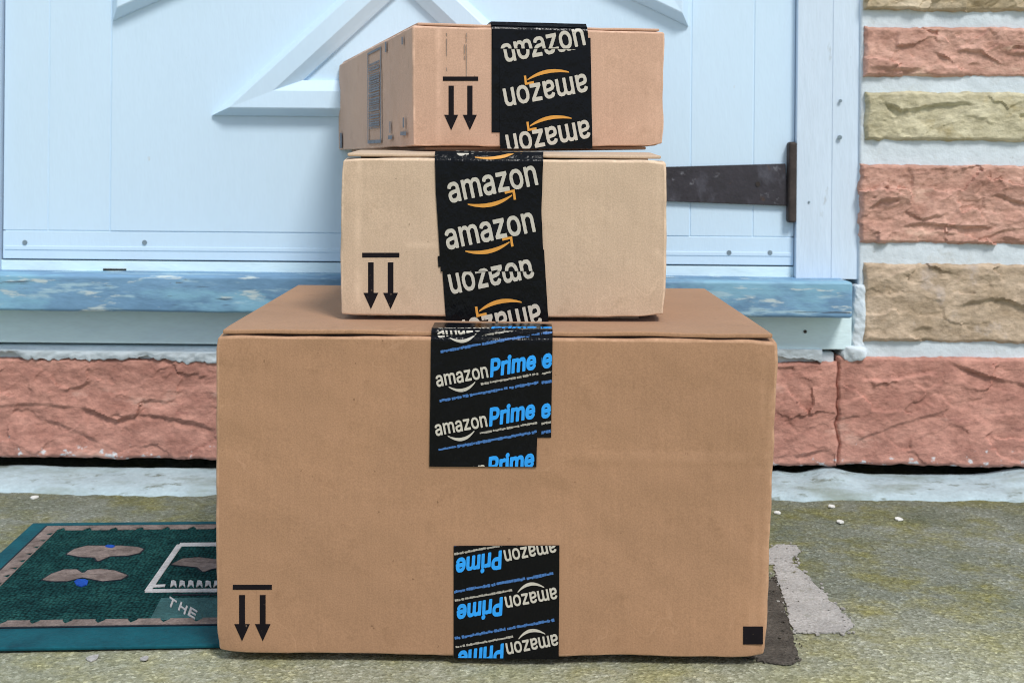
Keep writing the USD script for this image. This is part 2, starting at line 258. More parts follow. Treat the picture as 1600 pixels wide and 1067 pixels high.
# ------------------------------------------------------------------ ground
DW = 1.335                                            # depth of the stone faces from the camera
YW = DW - D0
def ground():
    def ax(lo, hi, step, far): 
        core = np.arange(lo, hi + step / 2, step); out = []
        d, x = step, hi
        while x < far: d *= 1.6; x += d; out.append(x)
        d, x, pre = step, lo, []
        while x > -far: d *= 1.6; x -= d; pre.append(x)
        return np.array(pre[::-1] + list(core) + out)
    X, Y = ax(-.80, .80, .004, 60), ax(-.20, .52, .004, 60)
    A, B = np.meshgrid(X, Y, indexing='ij'); p = np.stack([A, B, 0 * A], -1)
    fade = np.clip(1 - np.maximum(np.abs(A) - .8, 0) * 2, 0, 1) * np.clip(1 - np.maximum(np.abs(B - .16) - .36, 0) * 2, 0, 1)
    z = -.0012 + fade * (N(p, 9, 1) * .0012 + N(p, 60, 2) * .0012 + N(p, 180, 3) * .0010)
    z = np.minimum(z, 0); p[..., 2] = z
    i = np.arange(A.size).reshape(A.shape)
    q = np.stack([i[:-1, :-1], i[1:, :-1], i[1:, 1:], i[:-1, 1:]], -1).reshape(-1, 4)
    obj('ground', (p.reshape(-1, 3), q), M['ground'], smooth=True, kind='structure')
ground()

# ------------------------------------------------------------------ the house wall with its rock-faced stones
wall = thing('stone_wall', 'house wall of rough red, yellow and tan stones with pale blue-white mortar joints', 'wall')
zb = lambda px, py, d=DW: XZ(px, py, d)[1]
xb = lambda px, py, d=DW: XZ(px, py, d)[0]
X_JR = xb(1341, 300, 1.343)                            # right edge of the door surround
X_JL = xb(-90, 300, 1.343)                             # left edge of the door surround
Z_SILL_B = zb(700, 541, 1.3325)                         # underside of the board below the sill
Z_STONE_B = .0165                                      # the lowest course stops short of the ground
Z_TOP = 2.75; Z_HEAD = 2.12
def slab(x0, x1, y0, y1, z0, z1, amp, cell, seed):
    def d(V, n):
        f = n[:, 1] < -.5
        V = V.copy(); V[f, 1] += amp * 2 * N(V[f], 28, seed) + amp * N(V[f], 90, seed + 1); return V
    return rounded_box(x0, x1, y0, y1, z0, z1, .003, cell, d)
ym = 1.3385 - D0
mort = [slab(X_JR, 1.10, ym, ym + .12, Z_STONE_B + .012, 1.0, .0012, .005, 11),
        slab(-1.10, X_JL, ym, ym + .12, Z_STONE_B + .012, 1.0, .0012, .02, 12),
        slab(X_JL + .0005, xb(1308.5, 640) - .0025, ym + .001, ym + .12, Z_STONE_B + .012, Z_SILL_B - .0035, .0014, .005, 13),
        slab(xb(1308.5, 640) + .0025, X_JR - .0005, ym + .001, ym + .12, Z_STONE_B + .012, Z_SILL_B - .0035, .0014, .005, 14)]
obj('mortar', mort, M['mortar'], wall, smooth=40)
up = [rounded_box(1.1005, 3.2, ym + .004, ym + .12, -.02, Z_TOP, .004, .5), rounded_box(-3.2, -1.1005, ym + .004, ym + .12, -.02, Z_TOP, .004, .5),
      rounded_box(X_JR, 1.10, ym + .004, ym + .12, 1.0005, Z_TOP, .004, .5), rounded_box(-1.10, X_JL, ym + .004, ym + .12, 1.0005, Z_TOP, .004, .5),
      rounded_box(X_JL + .0005, X_JR - .0005, ym + .004, ym + .12, Z_HEAD, Z_TOP, .004, .5)]
obj('plain_wall_face', up, M['wall_coat'], wall, smooth=40)
obj('wall_core', rounded_box(-3.2, 3.2, ym + .125, ym + .4, -.3, Z_TOP - .002, .004, .8), M['dark_gap'], wall)

def stone(corners, mtl, seed, ledges=(), rough=1.0, proud=.006, cell=.0013, jag=(0, 0)):
    """corners: photo pixels x0, y0, x1, y1 of the stone's face"""
    x0p, y0p, x1p, y1p = corners
    a, b = XZ(x0p, y0p, DW), XZ(x1p, y1p, DW)
    x0, x1, z0, z1 = a[0], b[0], b[1], a[1]
    nx, nz = max(4, int((x1 - x0) / cell)), max(4, int((z1 - z0) / cell))
    U, V = np.meshgrid(np.linspace(x0, x1, nx + 1), np.linspace(z0, z1, nz + 1), indexing='ij')
    p = np.stack([U, 0 * U + seed * 3.7, V], -1)
    e = np.minimum(np.minimum(U - x0, x1 - U), np.minimum(V - z0, z1 - V))
    # ragged outline
    w = np.clip(1 - e / .02, 0, 1)
    U2 = U + w * (N(p, 60, seed) * .004 + N(p, 200, seed + 9) * .0025); V2 = V + w * (N(p, 45, seed + 3) * .004 + N(p, 160, seed + 4) * .0025)
    if any(jag):                                          # the two sides of one jagged crack
        zz = np.stack([0 * V, 0 * V, V], -1); jx = .006 * N(zz, 26, 901) + .0045 * N(zz, 95, 902)
        wl, wr = np.clip(1 - (U - x0) / .02, 0, 1) * jag[0], np.clip(1 - (x1 - U) / .02, 0, 1) * jag[1]
        U2 = U2 * (1 - (wl + wr)) + (U + jx) * (wl + wr)
    # split faces: tilted facets that meet in ridges and small ledges
    q = p * np.array([.6, 1, 1.0]); rr = np.random.RandomState(seed * 13 + 5)
    wx = U * .6 + N(p, 38, seed + 5) * .020 + N(p, 130, seed + 6) * .006; wz = V + N(p, 38, seed + 15) * .020 + N(p, 130, seed + 16) * .006
    nf = max(5, int((x1 - x0) * .6 * (z1 - z0) / .00042))
    cx, cz = rr.uniform(x0 * .6 - .01, x1 * .6 + .01, nf), rr.uniform(z0 - .01, z1 + .01, nf)
    sx_, sz_, off = rr.normal(0, .16, nf), rr.normal(.02, .20, nf), rr.normal(0, .0014, nf)
    dd = (wx[..., None] - cx) ** 2 + (wz[..., None] - cz) ** 2
    wgt = np.exp(-(dd - dd.min(-1, keepdims=True)) / .000006); wgt /= wgt.sum(-1, keepdims=True)
    h = (wgt * (off + sx_ * (wx[..., None] - cx) + sz_ * (wz[..., None] - cz))).sum(-1)
    if cell < .003:                                       # smaller chips on the big facets
        from scipy.spatial import cKDTree
        n2 = nf * 7; c2 = np.column_stack([rr.uniform(x0 * .6, x1 * .6, n2), rr.uniform(z0, z1, n2)])
        w2 = np.stack([wx + N(p, 90, seed + 40) * .008, wz + N(p, 90, seed + 41) * .008], -1); d2, i2 = cKDTree(c2).query(w2, k=3)
        g2 = np.exp(-(d2 ** 2 - d2[..., :1] ** 2) / .0000022); g2 /= g2.sum(-1, keepdims=True)
        o2, s2, t2 = rr.normal(0, .0005, n2), rr.normal(0, .13, n2), rr.normal(.02, .16, n2)
        h += (g2 * (o2[i2] + s2[i2] * (w2[..., None, 0] - c2[i2, 0]) + t2[i2] * (w2[..., None, 1] - c2[i2, 1]))).sum(-1)
    h += .0046 * N(q, 14, seed + 5) + .0018 * N(p, 75, seed + 8) + .0016 * N(p, 170, seed + 2) + .0010 * N(p, 400, seed + 3)
    h *= rough
    for pts, A, Lz in ledges:
        lp = np.array([XZ(x, y, DW) for x, y in pts]); order = np.argsort(lp[:, 0]); lp = lp[order]
        zl = np.interp(U, lp[:, 0], lp[:, 1]) + N(p, 70, seed + 21) * .004
        tx = sstep((U - lp[0, 0]) / .014) * sstep((lp[-1, 0] - U) / .014) * np.clip(.75 + 1.3 * N(p * np.array([1, 0, 0]), 60, seed + 33), .25, 1)
        d = zl - V
        h += tx * (np.where(d > 0, -.8 * A * np.exp(-np.maximum(d, 0) / (1.1 * Lz)) * sstep(d / .0026), .40 * A * np.exp(np.minimum(d, 0) / (Lz * .8))))
    y = np.minimum(YW - proud * .3 - h, YW + .0012)
    y = np.where(e < .0035, y + .0040 * (1 - sstep(e / .0035)) ** 1.6, y)
    front = np.stack([U2, y, V2], -1).reshape(-1, 3)
    i = np.arange(U.size).reshape(U.shape)
    fq = np.stack([i[:-1, :-1], i[1:, :-1], i[1:, 1:], i[:-1, 1:]], -1).reshape(-1, 4)
    ring = np.concatenate([i[:, 0], i[-1, 1:], i[-2::-1, -1], i[0, -2:0:-1]])
    back = front[ring].copy(); back[:, 1] = YW + .030
    nb = len(front); k = len(ring); j = np.arange(k); j2 = (j + 1) % k
    sq = np.stack([ring[j], nb + j, nb + j2, ring[j2]], -1)
    cpt = np.array([[(x0 + x1) / 2, YW + .03, (z0 + z1) / 2]]); verts = np.vstack([front, back, cpt])
    tris = np.vstack([fq[:, [0, 1, 2]], fq[:, [0, 2, 3]], sq[:, [0, 1, 2]], sq[:, [0, 2, 3]], np.stack([nb + j, np.full(k, nb + k), nb + j2], -1)])
    return obj('stone', (verts, tris), M[mtl], wall, smooth=38)

# right-hand column, from the bottom up, then its neighbours to the right
Z0 = (EYE - Z_STONE_B) * F / DW + HY
def below(px): return Z0 + (px - HX) * math.sin(ROLL)
stone((1309.2, 557, 1905, below(1600) - 2), 'stone_pink', 1, jag=(1, 0), rough=.30, ledges=(([(1340, 590), (1400, 591), (1470, 578)], -.004, .010), ([(1480, 565), (1540, 585), (1620, 605)], .006, .012), ([(1330, 690), (1400, 662), (1480, 640)], .003, .010)))
stone((640, 560, 1307.8, below(1240) - 2), 'stone_pink', 2, jag=(0, 1), rough=.34, ledges=(([(1200, 712), (1260, 708), (1300, 700)], .004, .008),))
stone((-150, 557, 634, below(250) - 2), 'stone_pink', 3, rough=.30, ledges=(([(120, 633), (150, 640), (183, 657), (200, 647), (255, 650), (300, 658), (345, 675)], .007, .010), ([(-60, 628), (0, 632), (60, 630), (125, 634)], .003, .010), ([(90, 610), (120, 605), (150, 590)], .004, .008), ([(60, 650), (110, 668), (160, 690)], .003, .012)))
stone((1350, 411, 1760, 537), 'stone_tan', 4, rough=.34, ledges=(([(1490, 480), (1520, 470), (1550, 465), (1575, 468), (1610, 482), (1650, 500)], .007, .016), ([(1420, 516), (1440, 511), (1460, 513)], .004, .006)))
stone((1345, 257, 1700, 383), 'stone_red', 5, rough=.62, ledges=(([(1350, 330), (1375, 312), (1400, 310), (1412, 318)], .007, .008), ([(1405, 354), (1425, 349), (1460, 350), (1500, 353), (1555, 354)], .009, .007), ([(1540, 306), (1560, 304), (1580, 312), (1620, 318)], .008, .007), ([(1545, 278), (1560, 280), (1572, 290)], .006, .006), ([(1555, 373), (1575, 371), (1600, 372)], .006, .005)))
stone((1353, 143, 1680, 222), 'stone_yellow', 6, rough=.34, ledges=(([(1370, 160), (1392, 164), (1408, 172), (1440, 166), (1480, 162), (1510, 160), (1530, 168)], .007, .012), ([(1580, 181), (1600, 180), (1640, 184)], .004, .006)))
stone((1351, 42, 1730, 123), 'stone_red', 7, rough=.62, ledges=(([(1455, 78), (1470, 86), (1482, 92), (1495, 104)], .010, .008), ([(1485, 80), (1510, 78), (1535, 82), (1560, 97), (1580, 110)], .008, .007), ([(1505, 100), (1525, 99), (1545, 112)], .008, .006), ([(1350, 104), (1390, 108), (1442, 108)], .005, .012), ([(1565, 84), (1600, 83), (1650, 85)], .007, .006)))
stone((1351, -96, 1800, 20), 'stone_buff', 8, rough=.8)
stone((1353, -260, 1700, -112), 'stone_red', 9, rough=.9, cell=.004)
stone((1352, -400, 1650, -280), 'stone_tan', 10, rough=.8, cell=.004)
for k, (c, m_) in enumerate([((1778, 411, 2180, 540), 'stone_red'), ((1718, 257, 2150, 386), 'stone_buff'), ((1697, 144, 2150, 226), 'stone_pink'), ((1748, 44, 2150, 126), 'stone_tan'),
                             ((1818, -96, 2170, 22), 'stone_red'), ((1922, 559, 2300, below(2000) - 2), 'stone_pink'), ((-600, 558, -164, below(-300) - 2), 'stone_pink'),
                             ((-520, 402, -115, 528), 'stone_tan'), ((-480, 250, -110, 384), 'stone_red'), ((-520, 120, -112, 232), 'stone_yellow'), ((-470, -20, -112, 104), 'stone_red')]):
    stone(c, m_, 20 + k, rough=.8, cell=.004)

# mortar smeared raggedly over the top edge of the lowest course and in its joint
def smear(x0p, x1p, ytop, ybot, amp, seed, vertical=False):
    a, b = XZ(x0p, ytop, DW), XZ(x1p, ytop, DW); top_z = a[1]; bot_z = zb((x0p + x1p) / 2, ybot)
    X = np.arange(a[0], b[0], .0022); T = np.linspace(0, 1, 12); A, B = np.meshgrid(X, T, indexing='ij'); pe = np.stack([X, 0 * X, 0 * X + seed], -1)
    lo = bot_z + amp * 2.2 * N(pe, 26, seed) + amp * 1.1 * N(pe, 90, seed + 1) + amp * .6 * N(pe, 260, seed + 3)
    lo = np.minimum(lo, top_z - .002)
    Zv = top_z * (1 - B) + lo[:, None] * B; p = np.stack([A, 0 * A, Zv], -1)
    th = .0022 * (1 - B) ** .6 + .0012 * (1 - B ** 3) + .0030 * N(p, 45, seed + 4) + .0026 * N(p, 130, seed + 2) + .0014 * N(p, 300, seed + 6)
    p[..., 1] = YW - .0030 - np.maximum(th, .0006); p[:, -1, 1] = YW + .004; p[:, 0, 1] = YW + .008
    if a[0] < b[0]: p[0, :, 1] = p[-1, :, 1] = YW + .006
    i = np.arange(A.size).reshape(A.shape); q = np.stack([i[:-1, 1:], i[1:, 1:], i[1:, :-1], i[:-1, :-1]], -1).reshape(-1, 4)
    return trimesh.Trimesh(p.reshape(-1, 3), np.vstack([q[:, [0, 1, 2]], q[:, [0, 2, 3]]]), process=False)
obj('mortar_smear', smear(-150, 700, 544.0, 558, .0075, 81), M['mortar'], wall, smooth=45)
obj('mortar_smear', smear(1180, 1287, 542.6, 561, .0045, 82), M['mortar'], wall, smooth=45)
def plug():
    a, b = XZ(1333.5, 445, DW), XZ(1352, 545, DW)
    def d(V, n):
        V = V.copy(); V[:, 1] += (n[:, 1] < -.2) * (.009 * N(V, 45, 91) + .006 * N(V, 140, 92)); V[:, 0] += (np.abs(n[:, 0]) > .2) * (.006 * N(V, 45, 93) + .004 * N(V, 160, 95)); V[:, 2] += (n[:, 2] < -.2) * (.010 * N(V, 60, 94) + .005 * N(V, 190, 96)); return V
    lo = XZ(1316, 541, DW)
    return [rounded_box(a[0], b[0], DW - .002 - D0, ym + .02, b[1], a[1], .004, .002, d), rounded_box(lo[0], b[0] + .001, DW - .006 - D0, ym + .02, XZ(1316, 560, DW)[1], lo[1] + .001, .006, .002, d)]
obj('mortar_smear', plug(), M['mortar'], wall, smooth=45)

# painted fillet along the foot of the wall
def base_strip():
    X = np.arange(-1.3, 1.3, .005); T = np.linspace(0, 1, 22)
    A, B = np.meshgrid(X, T, indexing='ij')
    pe = np.stack([X, 0 * X, 0 * X], -1)
    yf = (1.268 - D0) + .020 * N(pe, 14, 31) + .012 * N(pe, 60, 32)
    yb = 1.347 - D0
    Y = yf[:, None] * (1 - B) + yb * B
    p = np.stack([A, Y, 0 * A], -1)
    z = .0035 * sstep(B / .25) + .0052 * B + .0009 * N(p, 40, 33) * sstep(B / .1) + .0009 * N(p, 150, 34) * sstep(B / .1)
    for px, w, hh in ((1296, .022, .0075), (1600, .035, .008), (1216, .012, .003), (40, .03, .002)):
        cx = xb(px, 735); z += hh * np.exp(-((A - cx) / w) ** 2) * sstep((Y - (1.29 - D0)) / .03)
    z = np.where(B == 0, -.004, z); z[:, -1] = -.004; p[..., 2] = z
    i = np.arange(A.size).reshape(A.shape)
    q = np.stack([i[:-1, :-1], i[1:, :-1], i[1:, 1:], i[:-1, 1:]], -1).reshape(-1, 4)
    obj('base_fillet', (p.reshape(-1, 3), q), M['base_coat'], wall, smooth=40, label='white painted rough fillet along the foot of the wall')
base_strip()

# ------------------------------------------------------------------ door sill, frame and door
DS = 1.300
zs_t, zs_b = zb(700, 435, DS), zb(700, 492, DS); xs_r = xb(1333, 465, DS)
def sill_disp(V, n):
    V = V.copy(); f = n[:, 1] < -.3
    V[:, 1] += np.where(f, .0022 * N(V * np.array([.4, 1, 1]), 40, 41) + .0012 * N(V, 130, 42), 0)
    V[:, 2] += .0020 * N(V * np.array([.5, 1, 1]), 26, 43) * (np.abs(n[:, 2]) > .2); return V
sill = thing('door_sill', 'weathered blue painted wooden sill with peeling paint below the door', 'door sill')
obj('sill_board', rounded_box(X_JL, xs_r, DS - D0, 1.372 - D0, zs_b, zs_t, .0035, .005, sill_disp), M['sill'], sill, smooth=50)
obj('apron_board', rounded_box(X_JL + .001, xb(1331, 520, 1.3325), 1.3325 - D0, 1.40 - D0, Z_SILL_B, zs_b - .0005, .0015, .02), M['trim'], sill, label='pale board under the overhang of the sill')

for a_, b_, y_ in ((161, 197, 421.5), (1243, 1261, 437)):
    q0, q1 = XZ(a_, y_, 1.352), XZ(b_, y_, 1.352)
    obj('open_joint', rounded_box(q0[0], q1[0], 1.3515 - D0, 1.36 - D0, q0[1] - .0012, q0[1] + .0012, .0004, .02), M['dark_gap'], sill)
frame = thing('door_frame', 'white painted wooden door frame beside the stone wall', 'door frame')
DJ, DD = 1.343, 1.352
x_d0, x_d1 = xb(6, 250, DD), xb(1241, 250, DD)         # the door leaf
z_sb = zs_t - .0012
def wobble(V, n):
    V = V.copy(); f = n[:, 1] < -.4; V[f, 1] += .0012 * N(V[f] * np.array([1, 1, .15]), 60, 51); return V
xc = xb(1300, 250, DJ)
obj('jamb', rounded_box(x_d1 + .0008, xc, DJ - D0, 1.42 - D0, z_sb, Z_HEAD - .06, .0005, .012, wobble), M['jamb'], frame)
obj('casing', rounded_box(xc + .0001, X_JR + .002, DJ - .0004 - D0, 1.42 - D0, z_sb, Z_HEAD - .001, .0003, .012, wobble), M['jamb'], frame)
obj('jamb', rounded_box(X_JL, x_d0 - .0030, DJ - D0, 1.42 - D0, z_sb, Z_HEAD - .06, .0005, .012, wobble), M['jamb'], frame)
obj('head', rounded_box(X_JL, xc, DJ - D0, 1.42 - D0, Z_HEAD - .0595, Z_HEAD - .001, .0014, .05), M['jamb'], frame)
obj('backing', rounded_box(X_JL + .01, X_JR - .01, 1.425 - D0, 1.458 - D0, Z_SILL_B, Z_HEAD - .004, .001, .2), M['dark_gap'], frame)
zt0 = zb(700, 410, DD)                                  # underside of the door leaf
obj('threshold', rounded_box(x_d0 - .0025, x_d1 + .0006, 1.353 - D0, 1.42 - D0, zs_t - .002, zt0 - .0015, .001, .02), M['trim'], frame)
def disc(px, py, d, r, h=.0012):
    m = trimesh.creation.cylinder(r, h, sections=20); m.apply_transform(trimesh.transformations.rotation_matrix(math.pi / 2, (1, 0, 0))); c = P(px, py, d); m.apply_translation([c[0], d - D0 - h * .2, c[2]]); return m
for x, y, r in ((1313, 158, .0018), (1312, 215, .0024), (1264, 316, .0012)):
    obj('nail_head', disc(x, y, DJ - (.0025 if x > 1300 else 0), r), M['nail'], frame)

door = thing('door', 'pale blue-white wooden door with triangular mouldings and a black strap hinge', 'door')
z_r = zb(700, 366, DD)                                  # top of the bottom rail
def yv(d): return d - D0
cuts = [x_d0] + [xb(px, 250, DD) for px in (76, 173, 1079, 1177)] + [x_d1]
Z_DT = Z_HEAD - .064
for k in range(5):
    a, b = cuts[k] + (.0006 if k else 0), cuts[k + 1] - (.0006 if k < 4 else 0)
    obj('board', rounded_box(a, b, yv(DD) - (.0006 if k == 2 else 0), yv(DD) + .035, z_r + .0005, Z_DT, .0005, .03), M['door'], door, smooth=50)
obj('core', rounded_box(x_d0 + .002, x_d1 - .002, yv(DD) + .0007, yv(DD) + .033, zt0 + .002, Z_DT - .002, .0005, .2), M['door'], door)
obj('bottom_rail', rounded_box(x_d0, x_d1, yv(DD) - .0002, yv(DD) + .035, zt0, z_r - .0005, .0005, .03), M['door'], door, smooth=50)
obj('drip_bead', rounded_box(x_d0 + .002, x_d1 - .002, yv(DD) - .0009, yv(DD) - .0001, zb(700, 396, DD), zb(700, 390, DD), .0006, .03), M['door'], door, smooth=50)
obj('nail_head', disc(1258, 518, 1.3322, .0018), M['rust'], sill)
for x, y in ((39, 379), (226, 379), (1139, 395), (1203, 395)):
    obj('screw_head', disc(x, y, DD - .0004, .0026), M['nail'], door)
# raised triangular mouldings: bevelled frames
def moulding(tri, bw, name='moulding', t=.016):
    """tri: three (x, z) corners; a frame bw wide with bevelled outer and inner edges"""
    T = Polygon(tri)
    def ring(g): return np.array(g.exterior.coords)[:-1] if g.exterior.is_ccw else np.array(g.exterior.coords)[::-1][1:]
    offs = [(0, 0), (-.0005, .25 * t), (-.0078, .96 * t), (-.0090, t), (-bw + .012, .92 * t), (-bw + .0045, .55 * t), (-bw, .35 * t), (-bw - .0005, -.001)]
    def inset(o):
        c = np.array(ring(T)); n = len(c); out = []
        for i in range(n):
            p0, p1, p2 = c[i - 1], c[i], c[(i + 1) % n]
            e1 = (p1 - p0) / np.linalg.norm(p1 - p0); e2 = (p2 - p1) / np.linalg.norm(p2 - p1)
            n1, n2 = np.array([-e1[1], e1[0]]), np.array([-e2[1], e2[0]])
            m = (n1 + n2) / (1 + n1 @ n2); out.append(p1 - o * m)
        return np.array(out)
    rows = []
    for o, h in offs:
        q = inset(o); rows.append(np.column_stack([q[:, 0], np.full(len(q), yv(DD) - h), q[:, 1]]))
    V, Fc = [], []
    k = len(rows[0])
    for r in range(len(rows) - 1):
        for i in range(k):
            b = len(V); j = (i + 1) % k
            V += [rows[r][i], rows[r][j], rows[r + 1][j], rows[r + 1][i]]; Fc.append([b, b + 1, b + 2, b + 3])
    return obj(name, (np.array(V), np.array(Fc)), M['door'], door, smooth=False)
dm = DD - .004
bl, br, ap = XZ(330, 181, dm), XZ(926, 186, dm), XZ(630, -94, dm)
moulding([bl, br, ap], .039)
dz = ap[1]
tl = XZ(176, 33, dm); tx = ap[0] - .030; hz = 2 * (dz - tl[1])
moulding([tl, (tx - .02, dz + .03), (tl[0], tl[1] + 2 * (dz + .03 - tl[1]))], .034)
tr = XZ(1076, 42, dm); tx2 = ap[0] + .030
moulding([tr, (tr[0], tr[1] + 2 * (dz + .03 - tr[1])), (tx2 + .02, dz + .03)], .034)
moulding([(bl[0], 2 * dz + .06 - bl[1]), (ap[0], dz + .06), (br[0], 2 * dz + .06 - bl[1])], .039)
# strap hinge
dh = DD - .006
hy = yv(dh)
hp = [(860, 266), (1228, 256), (1231, 322), (860, 308), (846, 298), (842, 287), (846, 275)]
hpoly = Polygon([XZ(x, y, dh) for x, y in hp]).buffer(-.001).buffer(.001)
def xz_plate(poly, y0, th, bev=.0006):
    a = extrude(poly, th - bev); b = extrude(poly.buffer(-bev), th); m = trimesh.util.concatenate([a, b])
    v = m.vertices; m.vertices = np.column_stack([v[:, 0], y0 - v[:, 2], v[:, 1]]); m.invert(); return m
hinge = obj('hinge', xz_plate(hpoly, yv(DD) - .0008, .0045), M['iron'], door, label='black iron strap hinge')
hole = disc(1184, 288, DD - .0053, .0026, .0012)
obj('screw', hole, M['rust'], hinge)
obj('screw', disc(900, 287, DD - .0053, .0026, .0012), M['rust'], hinge)
a, b = XZ(1231, 222, dh), XZ(1243, 348, dh)
obj('pin_barrel', rounded_box(a[0], b[0], yv(DD) - .012, yv(DD) + .002, b[1], a[1], .003, .02), M['rust'], hinge)
kz = [(222, 246), (249, 256), (323, 333), (336, 348)]

# ------------------------------------------------------------------ lettering
def glyph(text, bold=True):
    m = meshkit.text_mesh(text, 1.0, .1, bold=bold)
    t = m.triangles[m.face_normals[:, 2] > .9][:, :, :2]
    g = unary_union([Polygon(x) for x in t if Polygon(x).area > 1e-9]).buffer(.004).buffer(-.004)
    x0, y0, x1, y1 = g.bounds
    return affinity.translate(g, -x0, 0), x1 - x0, y1
AMZ, AW, AH = glyph('amazon'); PRM, PW, PH = glyph('Prime')
PRM = PRM.buffer(.035); PW += .035
def word(g, gw, gh, x, w, h, shear=0.0):
    """scaled to w wide, h tall, baseline at y = 0, left edge at x"""
    return affinity.affine_transform(g, [w / gw, shear, 0, h / gh, x, 0])
def smile(x0, x1, drop, th, arrow=True):
    n = 24; s = np.linspace(0, 1, n)
    cx = x0 + (x1 - x0) * s; low = -drop * 4 * s * (1 - s) ; w = th * (.12 + np.sin(np.pi * np.clip(s * .92 + .04, 0, 1)) ** .8)
    up = low + w * .5; dn = low - w * .5
    g = [Polygon(list(zip(cx, up)) + list(zip(cx[::-1], dn[::-1])))]
    if arrow:
        a = th * 2.6
        tip = np.array([x1 + a * .25, a * .42])
        g.append(LineString([tip + (-a * .95, -a * .02), tip, tip + (-a * .05, -a * .95)]).buffer(th * .33, join_style=2, cap_style=2))
    return unary_union(g)
def tiny_text(x0, x1, y, h, seed):
    """a line of lettering too small to read"""
    r = np.random.RandomState(seed); out, x = [], x0
    while x < x1:
        w = h * (.25 + .5 * r.rand())
        out.append(sbox(x, y + h * (.12 if r.rand() < .6 else .3), min(x + w, x1), y + h * (.7 + .2 * r.rand())))
        if r.rand() < .8: out.append(sbox(x, y + h * .35, min(x + w + h * .2, x1), y + h * .6))
        x += w + h * (.07 if r.rand() < .88 else .4)
    return unary_union(out)
def place(g, cx, cy, ang, flip=False):
    """local (x right, y up) in pixels -> photo pixels (y down)"""
    if flip: g = affinity.rotate(g, 180, origin=(0, 0))
    g = affinity.rotate(g, ang, origin=(0, 0))
    return affinity.affine_transform(g, [1, 0, 0, -1, cx, cy])
def amazon_row(cx, cy, w, h, ang, flip=False, k=1.0):
    r = [('lettering', 'ink_pale', word(AMZ, AW, AH, -w / 2, w, h)), ('smile_mark', 'ink_orange', affinity.translate(smile(-w * .31, w * .19, h * .26, h * .19), 0, -h * .30))]
    return [(n, m, place(affinity.translate(g, 0, -h / 2), cx, cy, ang, flip)) for n, m, g in r]
def prime_row(cx, cy, ang, flip=False, s=1.0, seed=0):
    r = [('lettering', 'ink_pale', word(AMZ, AW, AH, -84, 82, 17)), ('lettering', 'ink_blue', word(PRM, PW, PH, 1, 72, 27, shear=6.0)),
         ('smile_mark', 'ink_pale', affinity.translate(smile(-66, -24, 9, 4.6, False), 0, -4)),
         ('lettering', 'ink_grey', tiny_text(-16, 75, -11.5, 5.0, seed)), ('lettering', 'ink_dull_blue', tiny_text(-84, 74, -26, 6.5, seed + 50))]
    return [(n, m, place(affinity.scale(affinity.translate(g, 0, -8), s, s, origin=(0, 0)), cx, cy, ang, flip)) for n, m, g in r]

